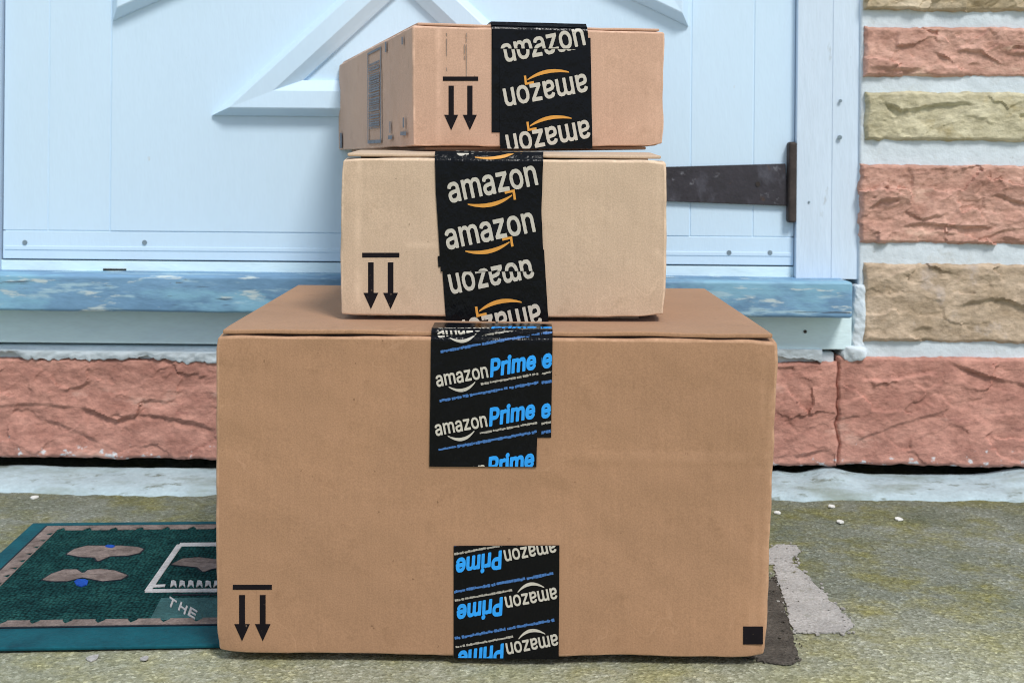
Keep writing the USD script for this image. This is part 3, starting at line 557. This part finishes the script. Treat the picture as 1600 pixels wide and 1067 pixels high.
# ------------------------------------------------------------------ the boxes
class Crate:
    def __init__(self, label, loc, yaw, W, D, H, card, lift=.003, r=.0035, cell=.0036, seed=0, masks=(), creases=(), dent=1.0, flap=(.0013, .0030), flap_in=.0035, bulge=.0, bottom_in=.012, bow=0.0, crush=(), tilt=0.0, taper=(0, 0)):
        self.loc, self.yaw, self.W, self.D, self.H, self.r = np.array(loc, float), yaw, W, D, H, r
        self.t = thing('shipping_box', label, 'box', loc, yaw); self.tilt = tilt; self.taper = taper
        if tilt: UsdGeom.Xformable(self.t).AddRotateYOp().Set(-math.degrees(tilt))
        self.masks = [self.px(*m) for m in masks]; self.creases, self.dent, self.seed, self.bow = creases, dent, seed, bow
        self.flap, self.flap_in, self.bulge, self.crush = flap, flap_in, bulge, crush
        body = rounded_box(-W / 2, W / 2, 0, D, lift, H, r, cell, self.disp)
        bp = obj('body', body, M[card], self.t, smooth=True)
        UsdGeom.PrimvarsAPI(bp).CreatePrimvar('wear', Sdf.ValueTypeNames.FloatArray, 'vertex').Set([float(x) for x in self.wear])
        for s in (-1, 1):
            a, b = (-W / 2 + .0042, -.0006) if s < 0 else (.0006, W / 2 - .0042)
            obj('top_flap', rounded_box(a, b, flap_in, D - .003, H + flap[0], H + flap[0] + flap[1], .0011, .008, self.flap_disp), M[card], self.t, smooth=50)
            a, b = (-W / 2 + bottom_in, -.0006) if s < 0 else (.0006, W / 2 - bottom_in)
            obj('bottom_flap', rounded_box(a, b, bottom_in, D - bottom_in, 0.0002, lift + .0004, .001, .05), M[card], self.t, smooth=50)
        # the fold inside the slit between flap and front panel
        obj('inner_flap', rounded_box(-W / 2 + .012, W / 2 - .012, .020, D - .02, H - .0002, H + flap[0] + .0002, .0005, .05), M['card_edge'], self.t)
    def ray(self, px, py):
        u, v = unroll(px, py); d = np.array([u / F, 1.0, -v / F]); o = np.array([0, -D0, EYE]) - self.loc
        c, s = math.cos(-self.yaw), math.sin(-self.yaw); R = np.array([[c, -s, 0], [s, c, 0], [0, 0, 1]]); a, b = math.cos(self.tilt), math.sin(self.tilt); R = np.array([[a, 0, b], [0, 1, 0], [-b, 0, a]]) @ R; return R @ o, R @ d
    def front(self, px, py):
        o, d = self.ray(px, py); q = o + d * (-o[1] / d[1]); return q[0], q[2]
    def left(self, px, py):
        o, d = self.ray(px, py); q = o + d * ((-self.W / 2 - o[0]) / d[0]); return q[1], q[2]
    def px(self, x0, y0, x1, y1):
        a, b = self.front(x0, y0), self.front(x1, y1); return a[0], b[1], b[0], a[1]
    def disp(self, V, n):
        V = V.copy(); s = self.seed
        keep = np.ones(len(V))
        for x0, z0, x1, z1 in self.masks:
            d = np.maximum(np.maximum(x0 - V[:, 0], V[:, 0] - x1), np.maximum(z0 - V[:, 2], V[:, 2] - z1)); keep *= np.clip(d / .012, 0, 1)
        front = n[:, 1] < -.5; keep[~front] = 1
        a = self.dent * (.0030 * N(V, 9, s) + .0022 * N(V, 24, s + 1) + .0006 * N(V, 80, s + 2))
        a -= .0005 * self.dent
        V += n * np.minimum(a, .0012)[:, None] * keep[:, None]
        if self.creases:
            for kind, c, depth, lo, hi in self.creases:
                cc = V[:, 0] if kind == 'v' else V[:, 2]; oo = V[:, 2] if kind == 'v' else V[:, 0]
                w = np.exp(-((cc - c + .0012 * N(V, 40, 77)) / .0016) ** 2) * (oo > lo) * (oo < hi) * front
                V[:, 1] += depth * w * keep
        e = np.linalg.norm(n - np.round(n), axis=1) > .05          # uneven, worn folds
        self.wear = np.where(e, np.clip(.75 + 2.2 * N(V, 70, s + 30), 0, 1), 0.0)
        for kind, c, depth, lo, hi in self.creases:
            cc = V[:, 0] if kind == 'v' else V[:, 2]; oo = V[:, 2] if kind == 'v' else V[:, 0]
            self.wear = np.maximum(self.wear, np.exp(-((cc - c + .0012 * N(V, 40, 77) - .0010) / .0016) ** 2) * (oo > lo) * (oo < hi) * front * np.clip(.40 + 1.4 * N(V, 45, s + 31), 0, .9))
        V[e] += (N(V[e], 55, s + 5) * .0010)[:, None] * n[e] * keep[e][:, None]
        k = 2 * (V[:, 2] / self.H - .5) * V[:, 0] / (self.W / 2)
        V[:, 0] += np.where(V[:, 0] > 0, self.taper[1] * k, self.taper[0] * k)
        for cx, cz, rad, amt in self.crush:                        # pushed-in corners of the front face
            k = np.exp(-(((V[:, 0] - cx) / rad) ** 2 + ((V[:, 2] - cz) / rad) ** 2 + (V[:, 1] / (rad * 1.4)) ** 2)) * amt
            V -= k[:, None] * np.column_stack([np.full(len(V), np.sign(cx) * .55), np.full(len(V), -1.0) * .6, np.full(len(V), np.sign(cz - self.H / 2))]) * (1 + 1.2 * N(V, 90, s + 8)[:, None])
        return V
    def top_rise(self, x, y):
        return self.bulge * sstep(y / (.35 * self.D)) * sstep((self.D - y) / (.35 * self.D))
    def flap_disp(self, V, n):
        V = V.copy(); V[:, 2] += self.top_rise(V[:, 0], V[:, 1])
        V[:, 0] += np.where(V[:, 0] > 0, self.taper[1], self.taper[0]) * V[:, 0] / (self.W / 2)
        g = np.clip(1 - V[:, 1] / .02, 0, 1)
        V[:, 2] += g * (.0026 * N(V * np.array([1, .2, .2]), 20, self.seed + 6) - .0002); V[:, 1] += g * .0016 * N(V * np.array([1, .2, .2]), 36, self.seed + 7)
        return V
    # a strip of tape: local x and the run s, which is the height on the front panel and runs on over the fold and along the top
    def profile(self, off):
        H, r = self.H, self.r; ht = H + sum(self.flap)
        pts = [(-off, -.05), (-off, H - r)] + [(r - (r + off) * math.cos(t), H - r + (r + off) * math.sin(t)) for t in np.linspace(.25, 1.1, 3)]
        pts += [(self.flap_in - .0004 - off, ht - .0012), (self.flap_in + .001, ht + off + .0006)]
        for y in np.linspace(.012, self.D - .006, 14): pts.append((y, ht + off + .0003 + self.top_rise(0, y)))
        pts = np.array(pts); s = np.concatenate([[0], np.cumsum(np.linalg.norm(np.diff(pts, axis=0), axis=1))]) - .05
        return s, pts
    def wrap(self, poly, off, th):
        """a polygon in (x, s) laid on the box, off above its card, th thick"""
        s, pts = self.profile(off); out = []
        for k in range(len(s) - 1):
            a, b = s[k], s[k + 1]
            for g in polys(poly.intersection(sbox(-9, a, 9, b))):
                e = extrude(g, th)
                if e is None: continue
                v = e.vertices; f = ((v[:, 1] - a) / (b - a))[:, None]; q = pts[k] * (1 - f) + pts[k + 1] * f
                dn = pts[k + 1] - pts[k]; dn = dn / np.linalg.norm(dn); nn = np.array([-dn[1], dn[0]])
                q = q + v[:, 2:3] * nn
                m = trimesh.Trimesh(np.column_stack([v[:, 0], q[:, 0], q[:, 1]]), e.faces, process=False); m.invert() if m.volume < 0 else None; out.append(m)
        return trimesh.util.concatenate(out) if out else None
    def face_poly(self, g, fn):
        return shapely.transform(g, lambda c: np.array([fn(x, y) for x, y in c]))
    def tape(self, quad, layer, rows, wave=.0):
        """quad: photo pixels of the strip; rows: (name, material, polygon in photo pixels), cut to the strip"""
        q = Polygon(quad); off = .0005 + layer * .0004
        Q = self.face_poly(q.segmentize(6.0), self.front)
        m = self.wrap(Q, off, .00025)
        tp = obj('tape', m, M['tape'], self.t, smooth=25)
        for name, mm, g in rows:
            g = g.intersection(q.buffer(-.6))
            if g.is_empty: continue
            w = self.wrap(self.face_poly(g.segmentize(8.0), self.front), off + .00027, .00006)
            if w is not None: obj(name, w, M[mm], tp, smooth=False)
        return tp
    def mark(self, name, mm, g, side='front', off=.0002, parent=None, **kw):
        """ink printed on a panel"""
        fn = self.front if side == 'front' else self.left
        e = extrude(self.face_poly(g, fn), .0001)
        if e is None: return None
        v = e.vertices
        if side == 'front': e.vertices = np.column_stack([v[:, 0], -off - v[:, 2], v[:, 1]])
        else: e.vertices = np.column_stack([-self.W / 2 - off - v[:, 2], v[:, 0], v[:, 1]])
        if e.volume < 0: e.invert()
        return obj(name, e, M[mm], parent or self.t, smooth=False, **kw)
def arrows(x0, x1, y0, y1):
    """two arrows hanging under a bar, in photo pixels"""
    w = x1 - x0; g = [sbox(x0, y0, x1, y0 + w * .125)]
    for c in (x0 + w * .235, x1 - w * .235):
        g += [sbox(c - w * .075, y0 + w * .26, c + w * .075, y1 - w * .40), Polygon([(c - w * .20, y1 - w * .44), (c + w * .20, y1 - w * .44), (c, y1)])]
    return unary_union(g)

# big box on the ground
xl, xr = P(336.5, 780, D0)[0], P(1208, 780, D0)[0]
Wb = xr - xl; Hb = zb(780, 527, D0); cxb = (xl + xr) / 2
big = Crate('largest brown cardboard box, standing on the ground at the bottom of the stack', (cxb, 0, 0), 0.0, Wb, .305, Hb, 'card_large', lift=.0045, r=.0028, taper=(.0009, .0036), seed=100, bulge=.0,
            masks=[(664, 500, 870, 738), (700, 845, 880, 1060), (355, 905, 432, 1006), (1155, 970, 1215, 1012)], bottom_in=.075, flap_in=.0026, flap=(.0007, .0031),
            crush=((-Wb / 2, .006, .012, .0016), (Wb / 2, .006, .014, .0022), (Wb / 2, Hb, .010, .0020), (-Wb / 2, Hb, .008, .0012)),
            creases=[('v', XZ(1186, 780, D0)[0] - cxb, .0008, .01, .21), ('v', XZ(1200, 780, D0)[0] - cxb, .0005, .02, .19), ('h', XZ(900, 714, D0)[1], -.0006, XZ(870, 714, D0)[0] - cxb, .2)])
ang = 10.5
up_rows = []
for k in range(-1, 3): up_rows += prime_row(764 - k * 1.5, 580 + k * 76.5, ang, seed=k + 4)
tq = [(675, 440), (846, 440), (838, 729), (671, 728)]
under = []
for k in range(-1, 2): under += prime_row(789 - k * 2, 577 + k * 78, ang, seed=k + 20)
big.tape([(700, 440), (865, 440), (861, 683), (700, 683)], 0, [(n, m, g.intersection(sbox(846, 300, 900, 800))) for n, m, g in under])
big.tape(tq, 1, up_rows)
lo_rows = []
for k in range(3): lo_rows += prime_row(786 + k * 1.5, 868 + k * 72.5, ang, flip=True, seed=k + 9)
big.tape([(709, 852), (874, 851), (873, 1028.5), (709, 1027)], 0, lo_rows)
big.mark('arrow_mark', 'ink_black', arrows(364, 425, 913, 1001))
big.mark('square_mark', 'ink_black', sbox(1161, 978, 1192, 1006))

# middle box
ZT = Hb + sum((.0007, .0031))
dmid = .905
xl, xr = P(531.5, 370, dmid)[0], P(1042, 370, dmid)[0]
Wm = xr - xl; Hm = XZ(787, 249, dmid)[1] - ZT; cxm = (xl + xr) / 2
mid = Crate('pale tan cardboard box in the middle of the stack, below the flattest one', (cxm, dmid - D0, ZT + .0002), 0.0, Wm, .245, Hm, 'card_middle', lift=.0028, r=.0024, seed=200, bulge=.0026,
            masks=[(672, 225, 866, 520), (558, 388, 632, 490)], flap=(.0011, .0025), flap_in=.0034, bottom_in=.018, dent=.9,
            crush=((Wm / 2, .006, .012, .0018), (-Wm / 2, Hm, .008, .0012), (Wm / 2, Hm, .008, .0012)),
            creases=[('v', XZ(560, 300, dmid)[0] - cxm, .0005, .01, .12), ('v', XZ(1030, 300, dmid)[0] - cxm, .0008, .05, .12), ('h', XZ(620, 386, dmid)[1] - ZT, -.0005, -.07, -.03)])
mt = 10.5
lowr = amazon_row(768, 432, 134, 30, mt + 1, True) + amazon_row(779, 505, 136, 31, mt + 1.5, True)
mid.tape([(689, 390), (850, 390), (857, 503), (697, 503)], 0, lowr)
uprows = []
for (x, y) in ((780, 212), (769, 287), (765, 360), (762, 433)): uprows += amazon_row(x, y, 141, 30, mt + 1.2)
mid.tape([(678, 180), (851, 180), (846, 330), (850, 424), (689, 424), (681, 300)], 1, [(n, m, g.intersection(sbox(600, 100, 900, 424))) for n, m, g in uprows])
mid.tape([(684, 400), (692, 400), (692, 417), (685, 417)], 0, [])
mid.mark('arrow_mark', 'ink_black', arrows(566, 624, 395, 483))

# top box, turned a little so that its left end shows
ZM = ZT + .0002 + Hm + .0011 + .0025 + .0026
yaw = math.radians(15.6)
ut, vt = unroll(645, 235.5); dtop = (EYE - ZM) * F / vt if vt < -3 else .945
dtop = .948
cl = P(645, 235.5, dtop); fl = np.array([cl[0], dtop - D0])
c_, s_ = math.cos(yaw), math.sin(yaw)
o = np.array([0, -D0]); u_, _ = unroll(1041, 140); dr = np.array([u_ / F, 1.0])
A_ = np.array([[c_, -dr[0]], [s_, -dr[1]]]); Wt = np.linalg.solve(A_, o - fl)[0]
u_, _ = unroll(530, 170); dr = np.array([u_ / F, 1.0]); A_ = np.array([[-s_, -dr[0]], [c_, -dr[1]]]); Dt = np.linalg.solve(A_, o - fl)[0]
Ht = (235.5 - 34.5) / F * dtop
loc = np.array([fl[0] + c_ * Wt / 2, fl[1] + s_ * Wt / 2, ZM + .0010])
print('big', Wb, Hb, 'mid', Wm, Hm, 'top', Wt, Dt, Ht, 'ZM', ZM, 'corner z', cl[2])
top = Crate('flattest cardboard box, turned slightly, on top of the stack with a barcode on its end', loc, yaw, Wt, Dt, Ht - .0026, 'card_top', tilt=math.radians(.7), lift=.0024, r=.0024, seed=300, bulge=.0,
            masks=[(760, 20, 932, 245), (684, 110, 754, 212)], flap=(.0003, .0022), flap_in=.0020, bottom_in=.012, dent=.8,
            crush=((Wt / 2, .004, .010, .0018),),
            creases=[('v', Wt / 2 - .008, .0010, .004, .1), ('v', Wt / 2 - .0125, .0006, .004, .1), ('v', -Wt / 2 + .020, .0004, .004, .1)])
ta = 10.5
top.tape([(768, 10), (900, 10), (900, 207), (768, 207)], 0, [])
rowsB = amazon_row(852, 73, 132, 27, ta, True) + amazon_row(852, 142, 132, 27, ta, True) + amazon_row(856, 214, 132, 27, ta, True)
top.tape([(779, 60), (922, 60), (925, 233), (781, 233)], 1, [(n, m, g.intersection(sbox(700, 77.5, 1000, 300))) for n, m, g in rowsB])
top.tape([(769, 10), (917, 10), (918, 77), (769, 77)], 2, [(n, m, g.intersection(sbox(700, 0, 1000, 77))) for n, m, g in amazon_row(847, 70, 132, 27, ta + 1.5)])
top.mark('arrow_mark', 'ink_black', arrows(692, 747, 120, 204))
rs = np.random.RandomState(11)
sc = [sbox(697 + dx, y0, 698.4 + dx, y0 + rs.uniform(4, 14)) for dx in (0, 28, 31) for y0 in np.arange(52, 112, 9) if rs.rand() < .75]
for q_ in (sc[:len(sc) // 3], sc[len(sc) // 3:]): top.mark('print_scuff', 'ink_faint', unary_union(q_))
# barcode on the end panel
bars, y = [], 0.0
q0, q1 = top.left(576, 70), top.left(597, 70)
zt_, zb_ = top.left(597, 73)[1], top.left(590, 224)[1]
y0_, y1_ = min(q0[0], q1[0]), max(q0[0], q1[0])
H_ = zt_ - zb_
def bar(a, b, t0=0.0, t1=1.0): return sbox(y0_ + (y1_ - y0_) * t0, zb_ + H_ * a, y0_ + (y1_ - y0_) * t1, zb_ + H_ * b)
bars += [bar(0, .035), bar(.975, 1.0), bar(0, 1, 0, .05), bar(0, 1, .95, 1)]
z = .16
while z < .88:
    w = rs.choice([.006, .012, .018]); bars.append(bar(z, z + w, .12, .90)); z += w + rs.choice([.006, .010, .016])
e = extrude(unary_union(bars), .0001); v = e.vertices; e.vertices = np.column_stack([-Wt / 2 - .0012 - v[:, 2], v[:, 0], v[:, 1]]); e.invert()
obj('barcode', e, M['barcode'], top.t, smooth=False)
spots = [sbox(609, 212, 615, 218), sbox(628, 206, 637, 212), sbox(611, 190, 612.5, 208), sbox(632, 184, 634, 200), sbox(604, 66, 606, 82), sbox(630, 58, 632, 70), sbox(533, 208, 536, 232)]
for sp in spots: top.mark('print_mark', 'barcode', sp, side='left', off=.0013)

# ------------------------------------------------------------------ doormat
fl_ = G(51, 821.5); fr_ = fl_ + .5 * np.array([math.cos(math.radians(3.6)), math.sin(math.radians(3.6)), 0]); my = math.radians(3.6)
mat_o = thing('doormat', 'dark green doormat with mauve motifs, lying left of the box stack', 'doormat', (fl_[0], fl_[1], 0), my)
def ML(px, py):
    g = G(px, py, .0035); d = g - fl_; c, s = math.cos(-my), math.sin(-my); return (d[0] * c - d[1] * s, d[0] * s + d[1] * c)
MWd = .36 ; MLn = -ML(150, 1008)[1]
# clip the mat so that it ends under the box
zt = .0034
obj('rubber_base', rounded_box(0, MWd, -MLn, 0, .0002, .0030, .0012, .02), M['mat_rim'], mat_o, smooth=40)
i0 = dict(l=.0155, f=.012, n=.036)
field = rounded_box(i0['l'], MWd - .0155, -MLn + i0['n'], -i0['f'], .0026, .0034, .0004, .0022, lambda V, n: V + np.column_stack([0 * V[:, 0], 0 * V[:, 0], (V[:, 2] > .0031) * (.0012 * N(V, 420, 61) + .0008 * N(V, 150, 62))]))
obj('pile_field', field, M['mat_pile'], mat_o, smooth=True)
def mat_part(name, mm, g, h=.0040, dome=.0):
    e = extrude(g, h - .0030)
    if e is None: return
    e.vertices[:, 2] += .0030
    obj(name, e, M[mm], mat_o, smooth=30)
X0, X1, Y0, Y1 = i0['l'], MWd - .0155, -MLn + i0['n'], -i0['f']
bw = .0145
outer = sbox(X0 + .002, Y0 + .001, X1 - .002, Y1 - .002)
per = .0235
inner = sbox(X0 + bw, Y0 + bw * .9, X1 - bw, Y1 - bw)
teeth = []
for x in np.arange(X0 + bw, X1 - bw, per):
    for yy, sg in ((Y0 + bw * .9, 1), (Y1 - bw, -1)): teeth.append(Polygon([(x, yy - sg * .002), (x + .0035, yy - sg * .0075), (x + .007, yy - sg * .002), (x + .007, yy + sg * .003), (x, yy + sg * .003)]))
for y in np.arange(Y0 + bw, Y1 - bw, per * .8):
    teeth.append(Polygon([(X0 + bw - .001, y), (X0 + bw - .0075, y + .004), (X0 + bw - .001, y + .008)]))
mat_part('border', 'mat_mauve', outer.difference(unary_union([inner] + teeth)))
mat_part('edge_line', 'mat_dark', outer.buffer(.0018).difference(outer.buffer(.0002)), .0038)
mpoly = lambda pts: Polygon([ML(*p) for p in pts]).buffer(0)
def blob(pts, r=.0016): return mpoly(pts).buffer(r).buffer(-2 * r).buffer(r)
def motif(mm, g, h=.0040):
    'a raised motif with veins and a dark outline painted as its shadow'
    if mm == 'mat_mauve':
        x0, y0, x1, y1 = g.bounds; c = g.centroid; r = np.random.RandomState(int(abs(c.x) * 1e4))
        veins = unary_union([LineString([(c.x + dx * .18, c.y + (y1 - y0) * .05), (c.x + dx, c.y + (y1 - y0) * r.uniform(-.12, .30))]).buffer(.00042) for dx in (-(x1 - x0) * .36, (x1 - x0) * .36, -(x1 - x0) * .2, (x1 - x0) * .2)])
        mat_part('motif_shadow_outline', 'mat_dark', g.buffer(.0013).difference(g.buffer(-.001)), .0038); g = g.difference(veins)
    mat_part('motif', mm, g, h)
motif('mat_mauve', blob([(104, 866), (116, 858), (135, 853), (160, 853), (190, 853), (215, 855), (224, 858), (218, 864), (200, 868), (172, 869), (160, 874), (153, 878), (148, 871), (125, 870)]))
motif('mat_mauve', blob([(66, 906), (80, 897), (100, 890), (120, 890), (130, 897), (137, 891), (158, 889), (180, 892), (199, 899), (190, 905), (160, 908), (140, 904), (128, 902), (105, 908), (80, 908)]))
motif('mat_blue', blob([(164, 854), (168, 852), (176, 852), (180, 854), (176, 856.5), (168, 856)], .0005), .0043)
motif('mat_blue', blob([(116, 909), (121, 905.5), (132, 905.5), (138, 908), (136, 914), (127, 917), (119, 914)], .0005), .0043)
motif('mat_mauve', blob([(268, 882), (285, 873), (310, 871), (335, 874), (365, 876), (360, 884), (330, 889), (318, 894), (308, 886), (285, 884)]))
pf = lambda a, b, w: LineString([ML(*a), ML(*b)]).buffer(w, cap_style=2)
mat_part('picture_frame', 'mat_white', unary_union([pf((280, 851), (380, 850), .0046), pf((281, 851), (231, 923), .0026), pf((228, 923), (390, 922), .0034), pf((232, 916), (258, 915), .0026)]))
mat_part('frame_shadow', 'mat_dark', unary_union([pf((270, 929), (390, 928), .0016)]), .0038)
mat_part('word_panel', 'mat_panel', mpoly([(252, 934), (390, 933), (390, 968), (234, 968)]), .0037)
TG, TW, TH_ = glyph('THE')
for i, ch in enumerate('THE'):
    g, w, h = glyph(ch); cx, cy = (271, 288, 303)[i], (941, 949, 957)[i]
    gg = affinity.affine_transform(g, [13 / w, 0, 4.0, -13 / h, cx - 8, cy + 7]); gg = affinity.rotate(gg, 20, origin=(cx, cy))
    mat_part('lettering', 'mat_white', Polygon([ML(*p) for p in gg.exterior.coords]) if isinstance(gg, Polygon) else gg, .0043)
AG = []
r = np.random.RandomState(3)
for x in np.arange(266, 372, 13.5):                       # worn row of letters along the frame, no longer legible
    AG.append(mpoly([(x, 918), (x + 1.5, 908), (x + 5, 906 + 2 * r.rand()), (x + 9, 909), (x + 10, 918), (x + 6, 914)]))
mat_part('worn_lettering', 'mat_white', unary_union(AG), .0042)

# ------------------------------------------------------------------ cement patch, paint chips
cp = [(1196, 862), (1216, 851), (1243, 851), (1250, 862), (1236, 872), (1242, 884), (1262, 900), (1290, 930), (1318, 958), (1336, 979), (1318, 987), (1282, 988), (1246, 987), (1238, 985), (1226, 940), (1208, 880), (1190, 882)]
g = Polygon([tuple(G(*p)[:2]) for p in cp]); g = g.segmentize(.004)
def ragged(g, k):
    g = g.segmentize(.0008)
    def f(c):
        q = np.column_stack([c, c[:, :1] * 0])
        return c + np.column_stack([.004 * N(q, 70, k) + .0022 * N(q, 300, k + 2), .004 * N(q + 3, 70, k + 1) + .0022 * N(q + 3, 300, k + 3)])
    return shapely.transform(g, f).buffer(0)
def crumbs(g, n, seed, spread):
    r = np.random.RandomState(seed); bd = g.boundary; out = []
    for _ in range(n):
        p = bd.interpolate(r.rand(), normalized=True); q = np.array([p.x, p.y]) + r.normal(0, spread, 2); a = np.linspace(0, 6.28, 7)[:-1] + r.rand()
        rr = .0004 + .0016 * r.rand() ** 2; out.append(Polygon(np.column_stack([q[0] + rr * np.cos(a) * (.7 + .5 * r.rand(6)), q[1] + rr * np.sin(a) * (.7 + .5 * r.rand(6))])))
    return out
g = unary_union([ragged(g, 71)] + crumbs(g, 110, 4, .003)).difference(unary_union(crumbs(g, 150, 5, .005)))
e = extrude(g, .0010); e.vertices[:, 2] -= .0007
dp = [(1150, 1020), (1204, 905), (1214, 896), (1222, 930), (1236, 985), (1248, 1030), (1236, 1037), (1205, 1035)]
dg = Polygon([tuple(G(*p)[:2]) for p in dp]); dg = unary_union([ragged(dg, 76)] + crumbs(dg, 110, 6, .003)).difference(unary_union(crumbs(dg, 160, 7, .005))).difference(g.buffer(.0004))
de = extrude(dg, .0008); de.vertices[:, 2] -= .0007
obj('dark_ground_strip', de, M['dark_strip'], label='dark brown strip along the right side of the largest box', category='dark_strip')  # thin ragged dark brown sheet lying on the ground beside the box
obj('cement_patch', e, M['patch'], label='thin pale smear of cement on the mossy ground, right of the largest box', category='cement patch')
chip_labels = ['tiny white paint chip beside the right edge of the largest box', 'tiny white paint chip nearest the wall, right of the boxes', 'tiny white paint chip right of the boxes, in front of the chip nearest the wall', 'tiny white paint chip farthest right of the boxes',
               'pale flake on the ground in front of the doormat, nearer its left end', 'pale flake on the ground in front of the doormat, nearer the box', 'white flake by the painted wall foot, left of the boxes']
for k, ((x, y, w), lb) in enumerate(zip([(1215, 801, 13), (1300, 791, 14), (1313, 815, 13), (1404, 811, 15), (145, 1027, 24), (226, 1028, 16), (54, 777, 15)], chip_labels)):
    c = G(x, y); wd = w * (c[1] + D0) / F / 2 * .85
    an = np.linspace(0, 2 * math.pi, 9)[:-1] + rs.rand() * .5
    pg = Polygon([(c[0] + wd * math.cos(t) * (.75 + .4 * rs.rand()), c[1] + (wd * 1.3) * math.sin(t) * (.7 + .5 * rs.rand())) for t in an])
    flat = k in (4, 5)
    e = extrude(pg, .0007 if flat else .0012); e.vertices[:, 2] += (-.0004) + .0006 * N(e.vertices, 200, k)
    obj('paint_chip', e, M['patch' if flat else 'chip'], label=lb, category='paint chip', group='white paint chips on the ground')
